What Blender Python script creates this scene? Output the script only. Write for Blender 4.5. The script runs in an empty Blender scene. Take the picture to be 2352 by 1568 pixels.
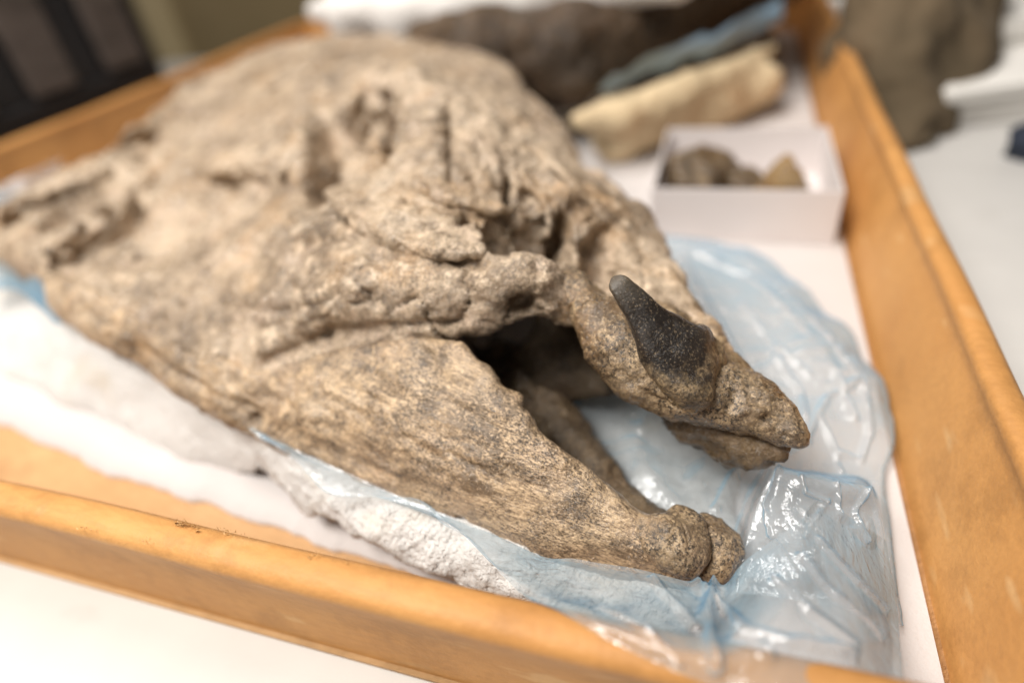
import bpy, bmesh, math, random
import numpy as np
from mathutils import Matrix, Vector
from mathutils.bvhtree import BVHTree

random.seed(7)
rng = np.random.default_rng(7)
S = bpy.context.scene
COL = S.collection

# ------------------------------------------------------------------ camera
# world: X along the near tray wall, Y away from the camera, Z up; all numbers below in centimetres
F, CX, CY, HC = 1407.2, 1176.0, 784.0, 20.0
AX = np.array([0.9509949, 0.08882689, -0.29617307])
AY = np.array([0.28733077, -0.60774183, 0.74033161])
AZ = np.array([-0.11423541, -0.78915122, -0.60348208])
cam_d = bpy.data.cameras.new('camera')
cam = bpy.data.objects.new('camera', cam_d)
COL.objects.link(cam)
M4 = Matrix.Identity(4)
for i, A in enumerate((AX, AY, AZ)):
    M4[i][0], M4[i][1], M4[i][2] = A[0], -A[1], -A[2]
M4[2][3] = HC * .01
cam.matrix_world = M4
cam_d.sensor_width = 36.0
cam_d.lens = 36.0 * F / 2352.0
cam_d.clip_start = 0.01
cam_d.clip_end = 50
cam_d.dof.use_dof = True
cam_d.dof.focus_distance = 0.182
cam_d.dof.aperture_fstop = 2.75
S.camera = cam

# ------------------------------------------------------------------ light
w = bpy.data.worlds.new('World')
S.world = w
w.use_nodes = True
w.node_tree.nodes['Background'].inputs[0].default_value = (1.0, 0.93, 0.86, 1)
w.node_tree.nodes['Background'].inputs[1].default_value = 0.18
S.view_settings.view_transform = 'Standard'
S.view_settings.look = 'None'
S.view_settings.exposure = -0.1
S.view_settings.gamma = 1.0


def area(name, loc, aim, size, power, col):
    d = bpy.data.lights.new(name, 'AREA')
    d.shape = 'RECTANGLE'
    d.size, d.size_y = size
    d.energy = power
    d.color = col
    o = bpy.data.objects.new(name, d)
    COL.objects.link(o)
    o.location = loc
    o.rotation_euler = (Vector(aim) - Vector(loc)).to_track_quat('-Z', 'Y').to_euler()
    return o


area('ceiling_lamp', (-0.5, -0.25, 1.15), (-0.15, 0.25, 0), (0.75, 0.4), 27.0, (1.0, 0.95, 0.89))
area('ceiling_lamp', (-0.45, 0.5, 1.5), (-0.25, 0.4, 0), (0.8, 0.3), 13.0, (1.0, 0.95, 0.9))

S.cycles.use_denoising = True
S.cycles.use_adaptive_sampling = True
S.cycles.adaptive_threshold = 0.01
S.cycles.max_bounces = 8
S.cycles.transparent_max_bounces = 16


# ------------------------------------------------------------------ helpers
def at(u, v, z):
    """point in cm on the horizontal plane z seen along the sight line (u, v)"""
    d = np.array([u - CX, v - CY, F])
    t = (z - HC) / (d @ AZ)
    p = d * t
    return np.array([p @ AX, p @ AY, z])


def ats(L):
    return np.array([at(*p) for p in L])


def hash3(i, j, k, seed):
    h = (i.astype(np.int64) * 374761393 + j.astype(np.int64) * 668265263 + k.astype(np.int64) * 2147483647 + seed * 974634541)
    h = (h ^ (h >> 13)) * 1274126177
    h = h & 0x7fffffff
    h = (h ^ (h >> 16)) * 668265263
    return ((h & 0xffffff) / float(0xffffff)) * 2 - 1


def vnoise(P, scale, seed=0):
    q = np.asarray(P) / scale
    i = np.floor(q)
    f = q - i
    f = f * f * f * (f * (f * 6 - 15) + 10)
    i = i.astype(np.int64)
    x, y, z = i[:, 0], i[:, 1], i[:, 2]
    out = 0
    for a in (0, 1):
        for b in (0, 1):
            for c in (0, 1):
                wgt = (f[:, 0] if a else 1 - f[:, 0]) * (f[:, 1] if b else 1 - f[:, 1]) * (f[:, 2] if c else 1 - f[:, 2])
                out = out + wgt * hash3(x + a, y + b, z + c, seed)
    return out


def fbm(P, scale, oct=4, gain=.5, seed=0):
    P = np.asarray(P)
    R = np.array([[.8, .6, 0], [-.48, .64, .6], [.36, -.48, .8]])
    o, a = 0, 1
    for k in range(oct):
        o = o + a * vnoise(P, scale, seed + k)
        P = P @ R.T + 3.1
        scale *= .5
        a *= gain
    return o


def tps(C, reg=1e-3):
    C = np.asarray(C, float)
    n = len(C)
    s = 10.0
    X = C[:, :2] / s

    def U(r2):
        return np.where(r2 > 1e-12, r2 * np.log(r2 + 1e-12), 0)
    K = U(((X[:, None] - X[None]) ** 2).sum(-1)) + reg * np.eye(n)
    Pm = np.c_[np.ones(n), X]
    A = np.block([[K, Pm], [Pm.T, np.zeros((3, 3))]])
    sol = np.linalg.solve(A, np.r_[C[:, 2], 0, 0, 0])

    def f(x, y):
        x = np.asarray(x, float) / s
        y = np.asarray(y, float) / s
        o = sol[n] + sol[n + 1] * x + sol[n + 2] * y
        for k in range(n):
            o = o + sol[k] * U((x - X[k, 0]) ** 2 + (y - X[k, 1]) ** 2)
        return o
    return f


def poly_sd(x, y, V):
    d = np.full(x.shape, 1e9)
    ins = np.zeros(x.shape, bool)
    n = len(V)
    for k in range(n):
        ax, ay = V[k][:2]
        bx, by = V[(k + 1) % n][:2]
        ex, ey = bx - ax, by - ay
        t = np.clip(((x - ax) * ex + (y - ay) * ey) / (ex * ex + ey * ey + 1e-12), 0, 1)
        d = np.minimum(d, (x - ax - t * ex) ** 2 + (y - ay - t * ey) ** 2)
        if abs(ey) > 1e-9:
            c = ((ay > y) != (by > y)) & (x < ex * (y - ay) / ey + ax)
            ins ^= c
    d = np.sqrt(d)
    return np.where(ins, -d, d)


def resample(L, n):
    """Catmull-Rom through the points of L, n samples"""
    L = np.asarray(L, float)
    m = len(L)
    if m == 2:
        return L[0] + (L[1] - L[0]) * np.linspace(0, 1, n)[:, None]
    Q = np.vstack([2 * L[0] - L[1], L, 2 * L[-1] - L[-2]])
    seg = np.r_[0, np.cumsum(np.linalg.norm(np.diff(L, axis=0), axis=1))]
    s = np.linspace(0, seg[-1], n)
    i = np.clip(np.searchsorted(seg, s, 'right') - 1, 0, m - 2)
    t = ((s - seg[i]) / (seg[i + 1] - seg[i] + 1e-9))[:, None]
    p0, p1, p2, p3 = Q[i], Q[i + 1], Q[i + 2], Q[i + 3]
    return .5 * (2 * p1 + (p2 - p0) * t + (2 * p0 - 5 * p1 + 4 * p2 - p3) * t * t + (3 * p1 - p0 - 3 * p2 + p3) * t ** 3)


def surface_nets(Fv, org, h):
    ins = Fv < 0
    nx, ny, nz = Fv.shape
    cnt = np.zeros((nx - 1, ny - 1, nz - 1), np.int8)
    for a in (0, 1):
        for b in (0, 1):
            for c in (0, 1):
                cnt += ins[a:nx - 1 + a, b:ny - 1 + b, c:nz - 1 + c]
    act = (cnt > 0) & (cnt < 8)
    I = np.argwhere(act)
    idx = np.full(act.shape, -1, np.int64)
    idx[act] = np.arange(len(I))
    acc = np.zeros((len(I), 3))
    num = np.zeros(len(I))
    cor = [(a, b, c) for a in (0, 1) for b in (0, 1) for c in (0, 1)]
    for p in cor:
        for ax in range(3):
            if p[ax] == 1:
                continue
            q = list(p)
            q[ax] = 1
            fa = Fv[I[:, 0] + p[0], I[:, 1] + p[1], I[:, 2] + p[2]]
            fb = Fv[I[:, 0] + q[0], I[:, 1] + q[1], I[:, 2] + q[2]]
            m = (fa < 0) != (fb < 0)
            t = np.where(m, fa / (fa - fb + 1e-20), 0)
            pos = np.array(p, float)[None] + np.zeros((len(I), 3))
            pos[:, ax] += t
            acc += pos * m[:, None]
            num += m
    V = (I + acc / num[:, None]) * h + org
    quads = []
    for ax in range(3):
        sl0 = [slice(None)] * 3
        sl1 = [slice(None)] * 3
        sl0[ax] = slice(0, -1)
        sl1[ax] = slice(1, None)
        a, b = ins[tuple(sl0)], ins[tuple(sl1)]
        E = np.argwhere(a != b)
        o1, o2 = (ax + 1) % 3, (ax + 2) % 3
        E = E[(E[:, o1] > 0) & (E[:, o2] > 0) & (E[:, o1] < Fv.shape[o1] - 1) & (E[:, o2] < Fv.shape[o2] - 1)]
        flip = ins[E[:, 0], E[:, 1], E[:, 2]]
        q = []
        for d1, d2 in ((-1, -1), (0, -1), (0, 0), (-1, 0)):
            c = E.copy()
            c[:, o1] += d1
            c[:, o2] += d2
            q.append(idx[c[:, 0], c[:, 1], c[:, 2]])
        q = np.stack(q, 1)
        q[~flip] = q[~flip][:, ::-1]
        quads.append(q)
    return V, np.vstack(quads)


def smin(a, b, k):
    h = np.clip(.5 + .5 * (b - a) / k, 0, 1)
    return b * (1 - h) + a * h - k * h * (1 - h)


class Field:
    """a block of space in cm that solids are blended into"""

    def __init__(self, lo, hi, h):
        self.lo, self.h = np.array(lo, float), h
        n = np.ceil((np.array(hi) - self.lo) / h).astype(int) + 1
        self.x = (self.lo[0] + np.arange(n[0]) * h).astype(np.float32)
        self.y = (self.lo[1] + np.arange(n[1]) * h).astype(np.float32)
        self.z = (self.lo[2] + np.arange(n[2]) * h).astype(np.float32)
        self.f = np.full(n, 9.0, np.float32)

    def sub(self, lo, hi):
        i0 = np.clip(((np.array(lo) - self.lo) / self.h).astype(int), 0, np.array(self.f.shape))
        i1 = np.clip(((np.array(hi) - self.lo) / self.h).astype(int) + 2, 0, np.array(self.f.shape))
        sl = tuple(slice(a, b) for a, b in zip(i0, i1))
        return sl, self.x[sl[0]][:, None, None], self.y[sl[1]][None, :, None], self.z[sl[2]][None, None, :]

    def add(self, sl, g, k):
        self.f[sl] = smin(self.f[sl], g, k) if k > 0 else np.minimum(self.f[sl], g)

    def plate(self, outline, ctrl, th, r, k=0.0, reg=1e-3):
        X, Y = np.meshgrid(self.x, self.y, indexing='ij')
        top = tps(np.vstack([outline, ctrl]) if len(ctrl) else outline, reg)(X, Y)
        d2 = poly_sd(X, Y, outline)
        gx, gy = np.gradient(top, self.h)
        sl = 1 / np.sqrt(1 + gx ** 2 + gy ** 2)
        thv = th if np.isscalar(th) else th(X, Y)
        dz = np.abs(self.z[None, None, :] - (top - thv)[:, :, None]) - (thv + np.zeros_like(top))[:, :, None]
        dz = (dz * sl[:, :, None]).astype(np.float32)
        d2 = d2.astype(np.float32)[:, :, None]
        a, b = dz + r, d2 + r
        g = np.minimum(np.maximum(a, b), 0) + np.sqrt(np.maximum(a, 0) ** 2 + np.maximum(b, 0) ** 2) - r
        self.add((slice(None),) * 3, g, k)

    def chain(self, pts, k=.4, blend=None):
        """tapering capsules through (x, y, z, r)"""
        for p, q in zip(pts[:-1], pts[1:]):
            p, q = np.array(p), np.array(q)
            R = max(p[3], q[3]) + 1.2
            lo = np.minimum(p[:3], q[:3]) - R
            hi = np.maximum(p[:3], q[:3]) + R
            sl, x, y, z = self.sub(lo, hi)
            e = q[:3] - p[:3]
            t = np.clip(((x - p[0]) * e[0] + (y - p[1]) * e[1] + (z - p[2]) * e[2]) / (e @ e), 0, 1)
            d = np.sqrt((x - p[0] - t * e[0]) ** 2 + (y - p[1] - t * e[1]) ** 2 + (z - p[2] - t * e[2]) ** 2) - (p[3] + t * (q[3] - p[3]))
            self.add(sl, d.astype(np.float32), k)

    def carve(self, c, rad, k=.3):
        c, rad = np.array(c), np.array(rad) * np.ones(3)
        sl, x, y, z = self.sub(c - rad - 1, c + rad + 1)
        d = (np.sqrt(((x - c[0]) / rad[0]) ** 2 + ((y - c[1]) / rad[1]) ** 2 + ((z - c[2]) / rad[2]) ** 2) - 1) * rad.min()
        self.f[sl] = -smin(-self.f[sl], d.astype(np.float32), k)

    def carve_on(self, sc, u, v, ru, rv, depth, rot=0.0, k=.3, sink=0.0):
        """hollow out a pit on the surface of sc; ru, rv are its half sizes as seen, depth in cm"""
        fr = sc.frame(u, v)
        if fr is None:
            return
        h, r, up_, n, s, fs = fr
        c, d = math.cos(rot), math.sin(rot)
        r, up_ = c * r + d * up_, -d * r + c * up_
        R = np.array([ru * s, rv * s / fs, depth])
        c0 = h - n * sink
        m = R.max() + 1
        sl, x, y, z = self.sub(c0 - m, c0 + m)
        X, Y, Z = x - c0[0], y - c0[1], z - c0[2]
        a = (X * r[0] + Y * r[1] + Z * r[2]) / R[0]
        b = (X * up_[0] + Y * up_[1] + Z * up_[2]) / R[1]
        e = (X * n[0] + Y * n[1] + Z * n[2]) / R[2]
        g = ((np.sqrt(a * a + b * b + e * e) - 1) * R.min()).astype(np.float32)
        self.f[sl] = -smin(-self.f[sl], g, k)

    def mesh(self):
        return surface_nets(self.f, self.lo, self.h)


def vnormals(V, Q):
    n = np.cross(V[Q[:, 2]] - V[Q[:, 0]], V[Q[:, 3]] - V[Q[:, 1]])
    N = np.zeros_like(V)
    for k in range(4):
        for a in range(3):
            N[:, a] += np.bincount(Q[:, k], n[:, a], len(V))
    return N / (np.linalg.norm(N, axis=1)[:, None] + 1e-12)


def smooth(V, Q, it=2):
    for _ in range(it):
        acc = np.zeros_like(V)
        num = np.zeros(len(V))
        for k in range(4):
            for d in (1, 3):
                b = Q[:, (k + d) % 4]
                for a in range(3):
                    acc[:, a] += np.bincount(Q[:, k], V[b, a], len(V))
                num += np.bincount(Q[:, k], minlength=len(V))
        V = V * .4 + .6 * acc / np.maximum(num, 1)[:, None]
    return V


def seg_dist(V, L):
    d = np.full(len(V), 1e9)
    lo, hi = L.min(0) - 4, L.max(0) + 4
    m = np.all((V > lo) & (V < hi), axis=1)
    W = V[m]
    dm = np.full(len(W), 1e9)
    if len(L) == 1:
        dm = np.linalg.norm(W - L[0], axis=1)
    for a, b in zip(L[:-1], L[1:]):
        e = b - a
        t = np.clip(((W - a) @ e) / (e @ e + 1e-12), 0, 1)[:, None]
        dm = np.minimum(dm, np.linalg.norm(W - a - t * e, axis=1))
    d[m] = dm
    return d


class Sculpt:
    def __init__(self, V, Q, it=2):
        self.V, self.Q = smooth(V, Q, it), Q
        self.bvh = BVHTree.FromPolygons([tuple(p) for p in self.V], [tuple(int(i) for i in q) for q in Q])
        self.N = vnormals(self.V, self.Q)

    def hit(self, u, v):
        d = np.array([u - CX, v - CY, F])
        d = Vector((d @ AX, d @ AY, d @ AZ)).normalized()
        h = self.bvh.ray_cast(Vector((0, 0, HC)), d)
        return None if h[0] is None else np.array(h[0])

    def stroke(self, px, width, depth, flat=False, wob=.25):
        """push the surface in (depth > 0) or out along a line; width, depth in cm"""
        L = [self.hit(*p) for p in px]
        L = [p for p in L if p is not None]
        if not L:
            return
        # keep the points that lie together on the surface
        L = np.array(L)
        d = seg_dist(self.V, L)
        m = d < width * 3
        if not m.any():
            return
        dd = d[m] * (1 + wob * fbm(self.V[m], width * 1.5 + .2, 3, seed=int(px[0][0])))
        if flat:
            g = 1 / (1 + np.exp(np.clip((dd - width) / (.18 * width), -30, 30)))
        else:
            g = np.exp(-(dd / width) ** 2)
        self.V[m] -= self.N[m] * (depth * g)[:, None]

    def frame(self, u, v):
        h = self.hit(u, v)
        if h is None:
            return None
        k = np.argmin(((self.V - h) ** 2).sum(1))
        near = ((self.V - h) ** 2).sum(1) < .6
        n = self.N[near].mean(0) if near.any() else self.N[k]
        n = n / np.linalg.norm(n)
        view = np.array([0, 0, HC]) - h
        dist = np.linalg.norm(view)
        view = view / dist
        r = np.array([AX[0], AY[0], AZ[0]])
        r = r - n * (r @ n)
        r /= np.linalg.norm(r)
        up_ = np.cross(n, r)
        return h, r, up_, n, dist / F, max(abs(n @ view), .3)

    def refresh(self):
        self.N = vnormals(self.V, self.Q)

    def layers(self, scale, amp, steps=3.0, seed=0, mask=1.0, stretch=None):
        """terraced flaking: sheets of bone lying over one another with broken edges"""
        n = fbm(self.V if stretch is None else self.V @ stretch, scale, 5, .55, seed=seed) * steps
        k = np.floor(n)
        f = n - k
        f = np.clip((f - .45) / .10, 0, 1)
        f = f * f * (3 - 2 * f)
        self.V = self.V + self.N * (amp * ((k + f) - n * .55) * mask)[:, None]

    def cracks(self, scale, amp, wd=.05, seed=0, mask=1.0):
        n = fbm(self.V, scale, 4, .55, seed=seed)
        m = np.clip(fbm(self.V, scale * 2.2, 2, seed=seed + 9) * 2 + .3, 0, 1)
        self.V = self.V - self.N * (amp * np.exp(-(n / wd) ** 2) * m * mask)[:, None]

    def noise(self, scale, amp, oct=4, seed=0, ridge=False, mask=None, stretch=None):
        P = self.V if stretch is None else self.V @ stretch
        n = fbm(P, scale, oct, seed=seed)
        if ridge:
            n = .5 - np.abs(n)
        if mask is not None:
            n = n * mask
        self.V = self.V + self.N * (amp * n)[:, None]


def link(o):
    COL.objects.link(o)
    return o


def thing(name, label, cat, loc=(0, 0, 0), group=None):
    o = link(bpy.data.objects.new(name, None))
    o.location = Vector(loc) * .01
    o.empty_display_size = .02
    tag(o, label, cat, group)
    return o


def tag(o, label=None, cat=None, group=None, kind=None):
    if label:
        o['label'] = label
    if cat:
        o['category'] = cat
    if group:
        o['group'] = group
    if kind:
        o['kind'] = kind
    return o


def root_loc(p):
    l = Vector((0, 0, 0))
    while p is not None:
        l += p.location
        p = p.parent
    return np.array(l) * 100


def obj(name, V, Q, mat, parent=None, flat=False, loc=None):
    V = np.asarray(V, float)
    o_loc = root_loc(parent) if parent is not None else (np.array(loc, float) if loc is not None else np.zeros(3))
    me = bpy.data.meshes.new(name)
    me.from_pydata([tuple(p) for p in (V - o_loc) * .01], [], [tuple(int(i) for i in q) for q in Q])
    me.materials.append(mat)
    if not flat:
        me.polygons.foreach_set('use_smooth', [True] * len(me.polygons))
    me.update()
    o = link(bpy.data.objects.new(name, me))
    if parent is not None:
        o.parent = parent
    elif loc is not None:
        o.location = Vector(loc) * .01
    return o


def sheet(rows, nu, nv):
    """loft through rows of points -> grid of nu x nv"""
    R = np.array([resample(r, nu) for r in rows])
    G = np.array([resample(R[:, i], nv) for i in range(nu)])      # nu, nv, 3
    idx = np.arange(nu * nv).reshape(nu, nv)
    Q = np.stack([idx[:-1, :-1], idx[1:, :-1], idx[1:, 1:], idx[:-1, 1:]], -1).reshape(-1, 4)
    return G.reshape(-1, 3), Q


def box_mesh(lo, hi, bev=.0, seg=2):
    bm = bmesh.new()
    bmesh.ops.create_cube(bm, size=1)
    for v in bm.verts:
        v.co = Vector([lo[i] + (v.co[i] + .5) * (hi[i] - lo[i]) for i in range(3)])
    if bev:
        bmesh.ops.bevel(bm, geom=bm.edges[:], offset=bev, segments=seg, profile=.5, affect='EDGES')
    V = np.array([v.co[:] for v in bm.verts])
    bm.verts.index_update()
    Q = [[v.index for v in f.verts] for f in bm.faces]
    bm.free()
    return V, Q


def rot_z(V, a, c):
    c = np.array(c, float)
    R = np.array([[math.cos(a), -math.sin(a), 0], [math.sin(a), math.cos(a), 0], [0, 0, 1]])
    return (V - c) @ R.T + c


# ------------------------------------------------------------------ materials
class Nt:
    def __init__(self, name):
        self.m = bpy.data.materials.new(name)
        self.m.use_nodes = True
        self.t = self.m.node_tree
        self.b = self.t.nodes['Principled BSDF']
        self.out = self.t.nodes['Material Output']
        self.tc = self.n('ShaderNodeTexCoord').outputs['Object']

    def n(self, ty, **kw):
        o = self.t.nodes.new(ty)
        for k, v in kw.items():
            if k in o.inputs.keys():
                self.set(o.inputs[k], v)
            else:
                setattr(o, k, v)
        return o

    def set(self, s, v):
        if isinstance(v, bpy.types.NodeSocket):
            self.t.links.new(v, s)
        else:
            if hasattr(s.default_value, '__len__') and len(s.default_value) == 4 and len(v) == 3:
                v = (*v, 1)
            s.default_value = v

    def noise(self, scale, detail=4, rough=.55, vec=None, dist=0.0):
        o = self.n('ShaderNodeTexNoise', Scale=scale, Detail=detail, Roughness=rough, Distortion=dist)
        self.set(o.inputs['Vector'], vec or self.tc)
        return o.outputs['Fac']

    def along(self, d, k):
        """coordinates k times finer across the direction d than along it"""
        e = Vector(d).normalized().to_track_quat('X', 'Z').to_euler()
        o = self.n('ShaderNodeMapping', vector_type='TEXTURE', Vector=self.tc, Scale=(1, 1 / k, 1 / k), Rotation=e)
        return o.outputs['Vector']

    def mapped(self, scale=(1, 1, 1), rot=(0, 0, 0)):
        o = self.n('ShaderNodeMapping', Vector=self.tc, Scale=scale, Rotation=rot)
        return o.outputs['Vector']

    def ramp(self, fac, stops, interp='LINEAR'):
        o = self.n('ShaderNodeValToRGB', Fac=fac)
        o.color_ramp.interpolation = interp
        e = o.color_ramp.elements
        while len(e) < len(stops):
            e.new(.5)
        for s, (p, c) in zip(e, stops):
            s.position = p
            s.color = (*c, 1) if not np.isscalar(c) else (c, c, c, 1)
        return o.outputs['Color']

    def mix(self, fac, a, b, mode='MIX'):
        o = self.n('ShaderNodeMix', data_type='RGBA', blend_type=mode)
        self.set(o.inputs['Factor'], fac)
        self.set(o.inputs[6], a)
        self.set(o.inputs[7], b)
        return o.outputs[2]

    def math(self, op, a, b=0.0, clamp=False):
        o = self.n('ShaderNodeMath', operation=op, use_clamp=clamp)
        self.set(o.inputs[0], a)
        self.set(o.inputs[1], b)
        return o.outputs[0]

    def bump(self, h, dist, strength=1.0, normal=None):
        o = self.n('ShaderNodeBump', Height=h, Distance=dist, Strength=strength)
        if normal is not None:
            self.set(o.inputs['Normal'], normal)
        return o.outputs['Normal']

    def p(self, **kw):
        for k, v in kw.items():
            self.set(self.b.inputs[k.replace('_', ' ')], v)
        return self.m


def bone_mat(name, light, mid, dark, speck=.5, streak=None, gloss=.5, rough=.34, grain=1.0, horn=False, blend=None):
    t = Nt(name)
    light, mid, dark = map(np.array, (light, mid, dark))
    patch = t.noise(16, 3, .5, vec=t.mapped((1, 1, 1), (.2, .7, .3)))
    rough_m = t.ramp(patch, [(.36, .2), (.52, 1.0)])
    base = t.noise(13, 9, .70, dist=.7)
    if blend is not None:
        l2, m2, d2, x0, x1 = blend
        sx = t.n('ShaderNodeSeparateXYZ', Vector=t.tc).outputs[0]
        bf = t.math('ADD', t.math('DIVIDE', t.math('SUBTRACT', sx, x0), x1 - x0), t.math('MULTIPLY', t.math('SUBTRACT', patch, .5), 1.6))
        bf = t.math('ADD', bf, 0.0, True)
        c = t.mix(bf, t.ramp(base, [(.38, d2), (.49, m2), (.62, l2)]), t.ramp(base, [(.38, tuple(dark)), (.49, tuple(mid)), (.62, tuple(light))]))
    else:
        bf = 1.0
        c = t.ramp(base, [(.38, tuple(dark)), (.49, tuple(mid)), (.62, tuple(light))])
    grey = t.noise(38, 5, .65, vec=t.mapped((1, 1, 1), (.4, .9, .1)))
    c = t.mix(t.ramp(grey, [(.52, 0.0), (.62, .6)]), c, tuple(light * [1.0, .97, 1.0]))
    warm = t.noise(27, 5, .65, vec=t.mapped((1, 1, 1), (1.4, .2, .8)))
    c = t.mix(t.ramp(warm, [(.53, 0.0), (.66, .6)]), c, tuple(mid * [1.12, .92, .66]))
    n2 = t.noise(95, 6, .75)
    c = t.mix(t.math('MULTIPLY', t.ramp(n2, [(.38, .9), (.50, 0.0)]), rough_m), c, tuple(dark))
    # chalky pale crumbs
    n3 = t.noise(150, 5, .7, vec=t.mapped((1, 1, 1), (.6, .3, .2)))
    c = t.mix(t.math('MULTIPLY', t.ramp(n3, [(.53, 0.0), (.62, .85)]), rough_m), c, tuple(light * min(1.35, .82 / light.max())))
    if streak is not None:
        s1 = t.noise(230, 6, .75, vec=t.along(streak, 6))
        c = t.mix(t.math('MULTIPLY', t.ramp(s1, [(.40, .85), (.52, 0.0)]), bf), c, tuple(dark * 1.2))
        s2 = t.noise(90, 6, .75, vec=t.along(streak, 6))
        c = t.mix(t.ramp(s2, [(.52, 0.0), (.64, .6)]), c, tuple(light * min(1.3, .8 / light.max())))
        s3 = t.noise(30, 7, .78, vec=t.along(streak, 2.4))
        c = t.mix(t.math('MULTIPLY', t.ramp(s3, [(.42, .75), (.50, 0.0)]), bf), c, tuple(dark * 1.25))
    # manganese specks
    v = t.noise(950, 4, .75, vec=t.along(streak, 2.2)) if streak is not None else t.noise(900, 4, .75)
    area_ = t.noise(40, 5, .72, vec=t.mapped((1, 1, 1), (1, 0, .4)))
    sp = t.math('MULTIPLY', t.ramp(v, [(.47, 0.0), (.57, 1.0)]), t.ramp(area_, [(.40, .15), (.56, 1.0)]))
    c = t.mix(t.math('MULTIPLY', sp, speck), c, (.024, .017, .011))
    lt = t.ramp(t.noise(760, 3, .7, vec=t.mapped((1, 1, 1), (.3, .5, 1))), [(.56, 0.0), (.66, .65)])
    c = t.mix(t.math('MULTIPLY', lt, speck), c, tuple(light * min(1.4, .8 / light.max())))
    nrm = t.bump(t.math('MULTIPLY', t.noise(90, 6, .68), rough_m), .0042 * grain, .8)
    nrm = t.bump(t.noise(330, 6, .72), .0011 * grain, .8, nrm)
    nrm = t.bump(t.noise(1200, 3, .6), .0005 * grain, .8, nrm)
    rr = t.ramp(t.noise(140, 3, .6), [(.35, rough - .12), (.65, rough + .3)])
    if horn:
        at_ = t.n('ShaderNodeAttribute', attribute_name='along').outputs['Fac']
        e = t.math('ADD', at_, t.math('MULTIPLY', t.math('SUBTRACT', t.noise(90, 6, .75), .5), .6))
        g = t.noise(1300, 3, .7)
        blk = t.ramp(t.noise(60, 5, .6), [(.35, (.008, .006, .005)), (.6, (.022, .016, .012)), (.8, (.07, .05, .035))])
        blk = t.mix(t.ramp(g, [(.57, 0.0), (.66, .75)]), blk, (.24, .18, .115))
        blk = t.mix(t.ramp(at_, [(.78, 0.0), (1.0, .55)]), blk, (.16, .13, .095))
        c = t.mix(t.ramp(e, [(.29, 0.0), (.45, 1.0)]), c, blk)
    cn = t.bump(t.noise(210, 5, .7), .0026, .9)
    cw = t.math('MULTIPLY', t.ramp(t.noise(70, 4, .6, vec=t.mapped((1, 1, 1), (.9, .1, .5))), [(.40, .08), (.60, 1.0)]), gloss * (.9 if horn else 2.0))
    return t.p(Base_Color=c, Roughness=rr, Normal=nrm, Specular_IOR_Level=gloss, Coat_Weight=cw, Coat_Roughness=.10, Coat_Normal=cn)


BONE = bone_mat('fossil_bone', (.68, .535, .385), (.46, .345, .235), (.20, .14, .088), speck=.55)
JAW = bone_mat('fossil_jaw_bone', (.58, .42, .26), (.33, .228, .13), (.10, .067, .04), speck=.9, streak=tuple(at(1350, 1180, 4.3) - at(700, 895, 6.3)), grain=.6, blend=((.66, .515, .365), (.45, .335, .225), (.20, .14, .088), -.07, .08))
SNOUT = bone_mat('fossil_snout_bone', (.43, .31, .18), (.20, .138, .08), (.062, .043, .028), speck=.95, grain=.7)
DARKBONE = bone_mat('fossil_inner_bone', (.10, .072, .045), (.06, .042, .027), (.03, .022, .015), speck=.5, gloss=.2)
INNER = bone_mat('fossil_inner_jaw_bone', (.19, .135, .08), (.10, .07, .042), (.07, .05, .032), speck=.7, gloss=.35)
REAR = bone_mat('dark_fossil_bone', (.13, .085, .05), (.07, .046, .028), (.025, .018, .012), speck=.4, gloss=.25)
OCHRE = bone_mat('ochre_fragment_bone', (.40, .26, .10), (.27, .165, .062), (.12, .075, .03), speck=.3)
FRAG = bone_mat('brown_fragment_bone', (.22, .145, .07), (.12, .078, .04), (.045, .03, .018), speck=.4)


HORN = bone_mat('black_horn', (.50, .36, .20), (.30, .205, .11), (.11, .075, .042), speck=.75, grain=.5, horn=True)


def card_mat(name, a, b):
    t = Nt(name)
    n = t.noise(14, 5, .6)
    c = t.ramp(n, [(.3, a), (.7, b)])
    f = t.noise(500, 3, .6, vec=t.mapped((.25, 1, 1), (0, 0, .5)))
    c = t.mix(t.ramp(f, [(.35, .25), (.6, 0.0)]), c, tuple(np.array(a) * .75))
    sc = t.noise(40, 2, .5, vec=t.mapped((1, 1, 3)))
    c = t.mix(t.ramp(sc, [(.64, 0.0), (.74, .4)]), c, (.72, .48, .24))
    wr = t.noise(22, 6, .7, vec=t.mapped((1, 1, 1), (.5, .2, 1)))
    c = t.mix(t.ramp(wr, [(.36, .45), (.48, 0.0)]), c, tuple(np.array(a) * .62))
    nrm = t.bump(t.noise(420, 4, .7), .0005, .6)
    nrm = t.bump(t.noise(35, 3, .5), .004, .25, nrm)
    return t.p(Base_Color=c, Roughness=.55, Normal=nrm, Specular_IOR_Level=.35)


CARD = card_mat('kraft_board', (.50, .235, .07), (.61, .315, .105))
CARDF = card_mat('kraft_board_floor', (.60, .35, .16), (.68, .42, .21))
RIMC = card_mat('kraft_rim', (.50, .28, .10), (.60, .36, .15))


def white_mat(name, col, rough, bumps, stain=None):
    t = Nt(name)
    c = t.ramp(t.noise(18, 4, .6), [(.3, tuple(np.array(col) * .93)), (.7, col)])
    if stain is not None:
        c = t.mix(t.ramp(t.noise(26, 3, .5, vec=t.mapped((1, 1.8, 1), (0, 0, .4))), [(.6, 0.0), (.74, .5)]), c, stain)
    nrm = None
    for sc, d, st in bumps:
        nrm = t.bump(t.noise(sc, 4, .65), d, st, nrm)
    if nrm is not None:
        t.p(Normal=nrm)
    return t.p(Base_Color=c, Roughness=rough, Specular_IOR_Level=.3)


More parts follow.
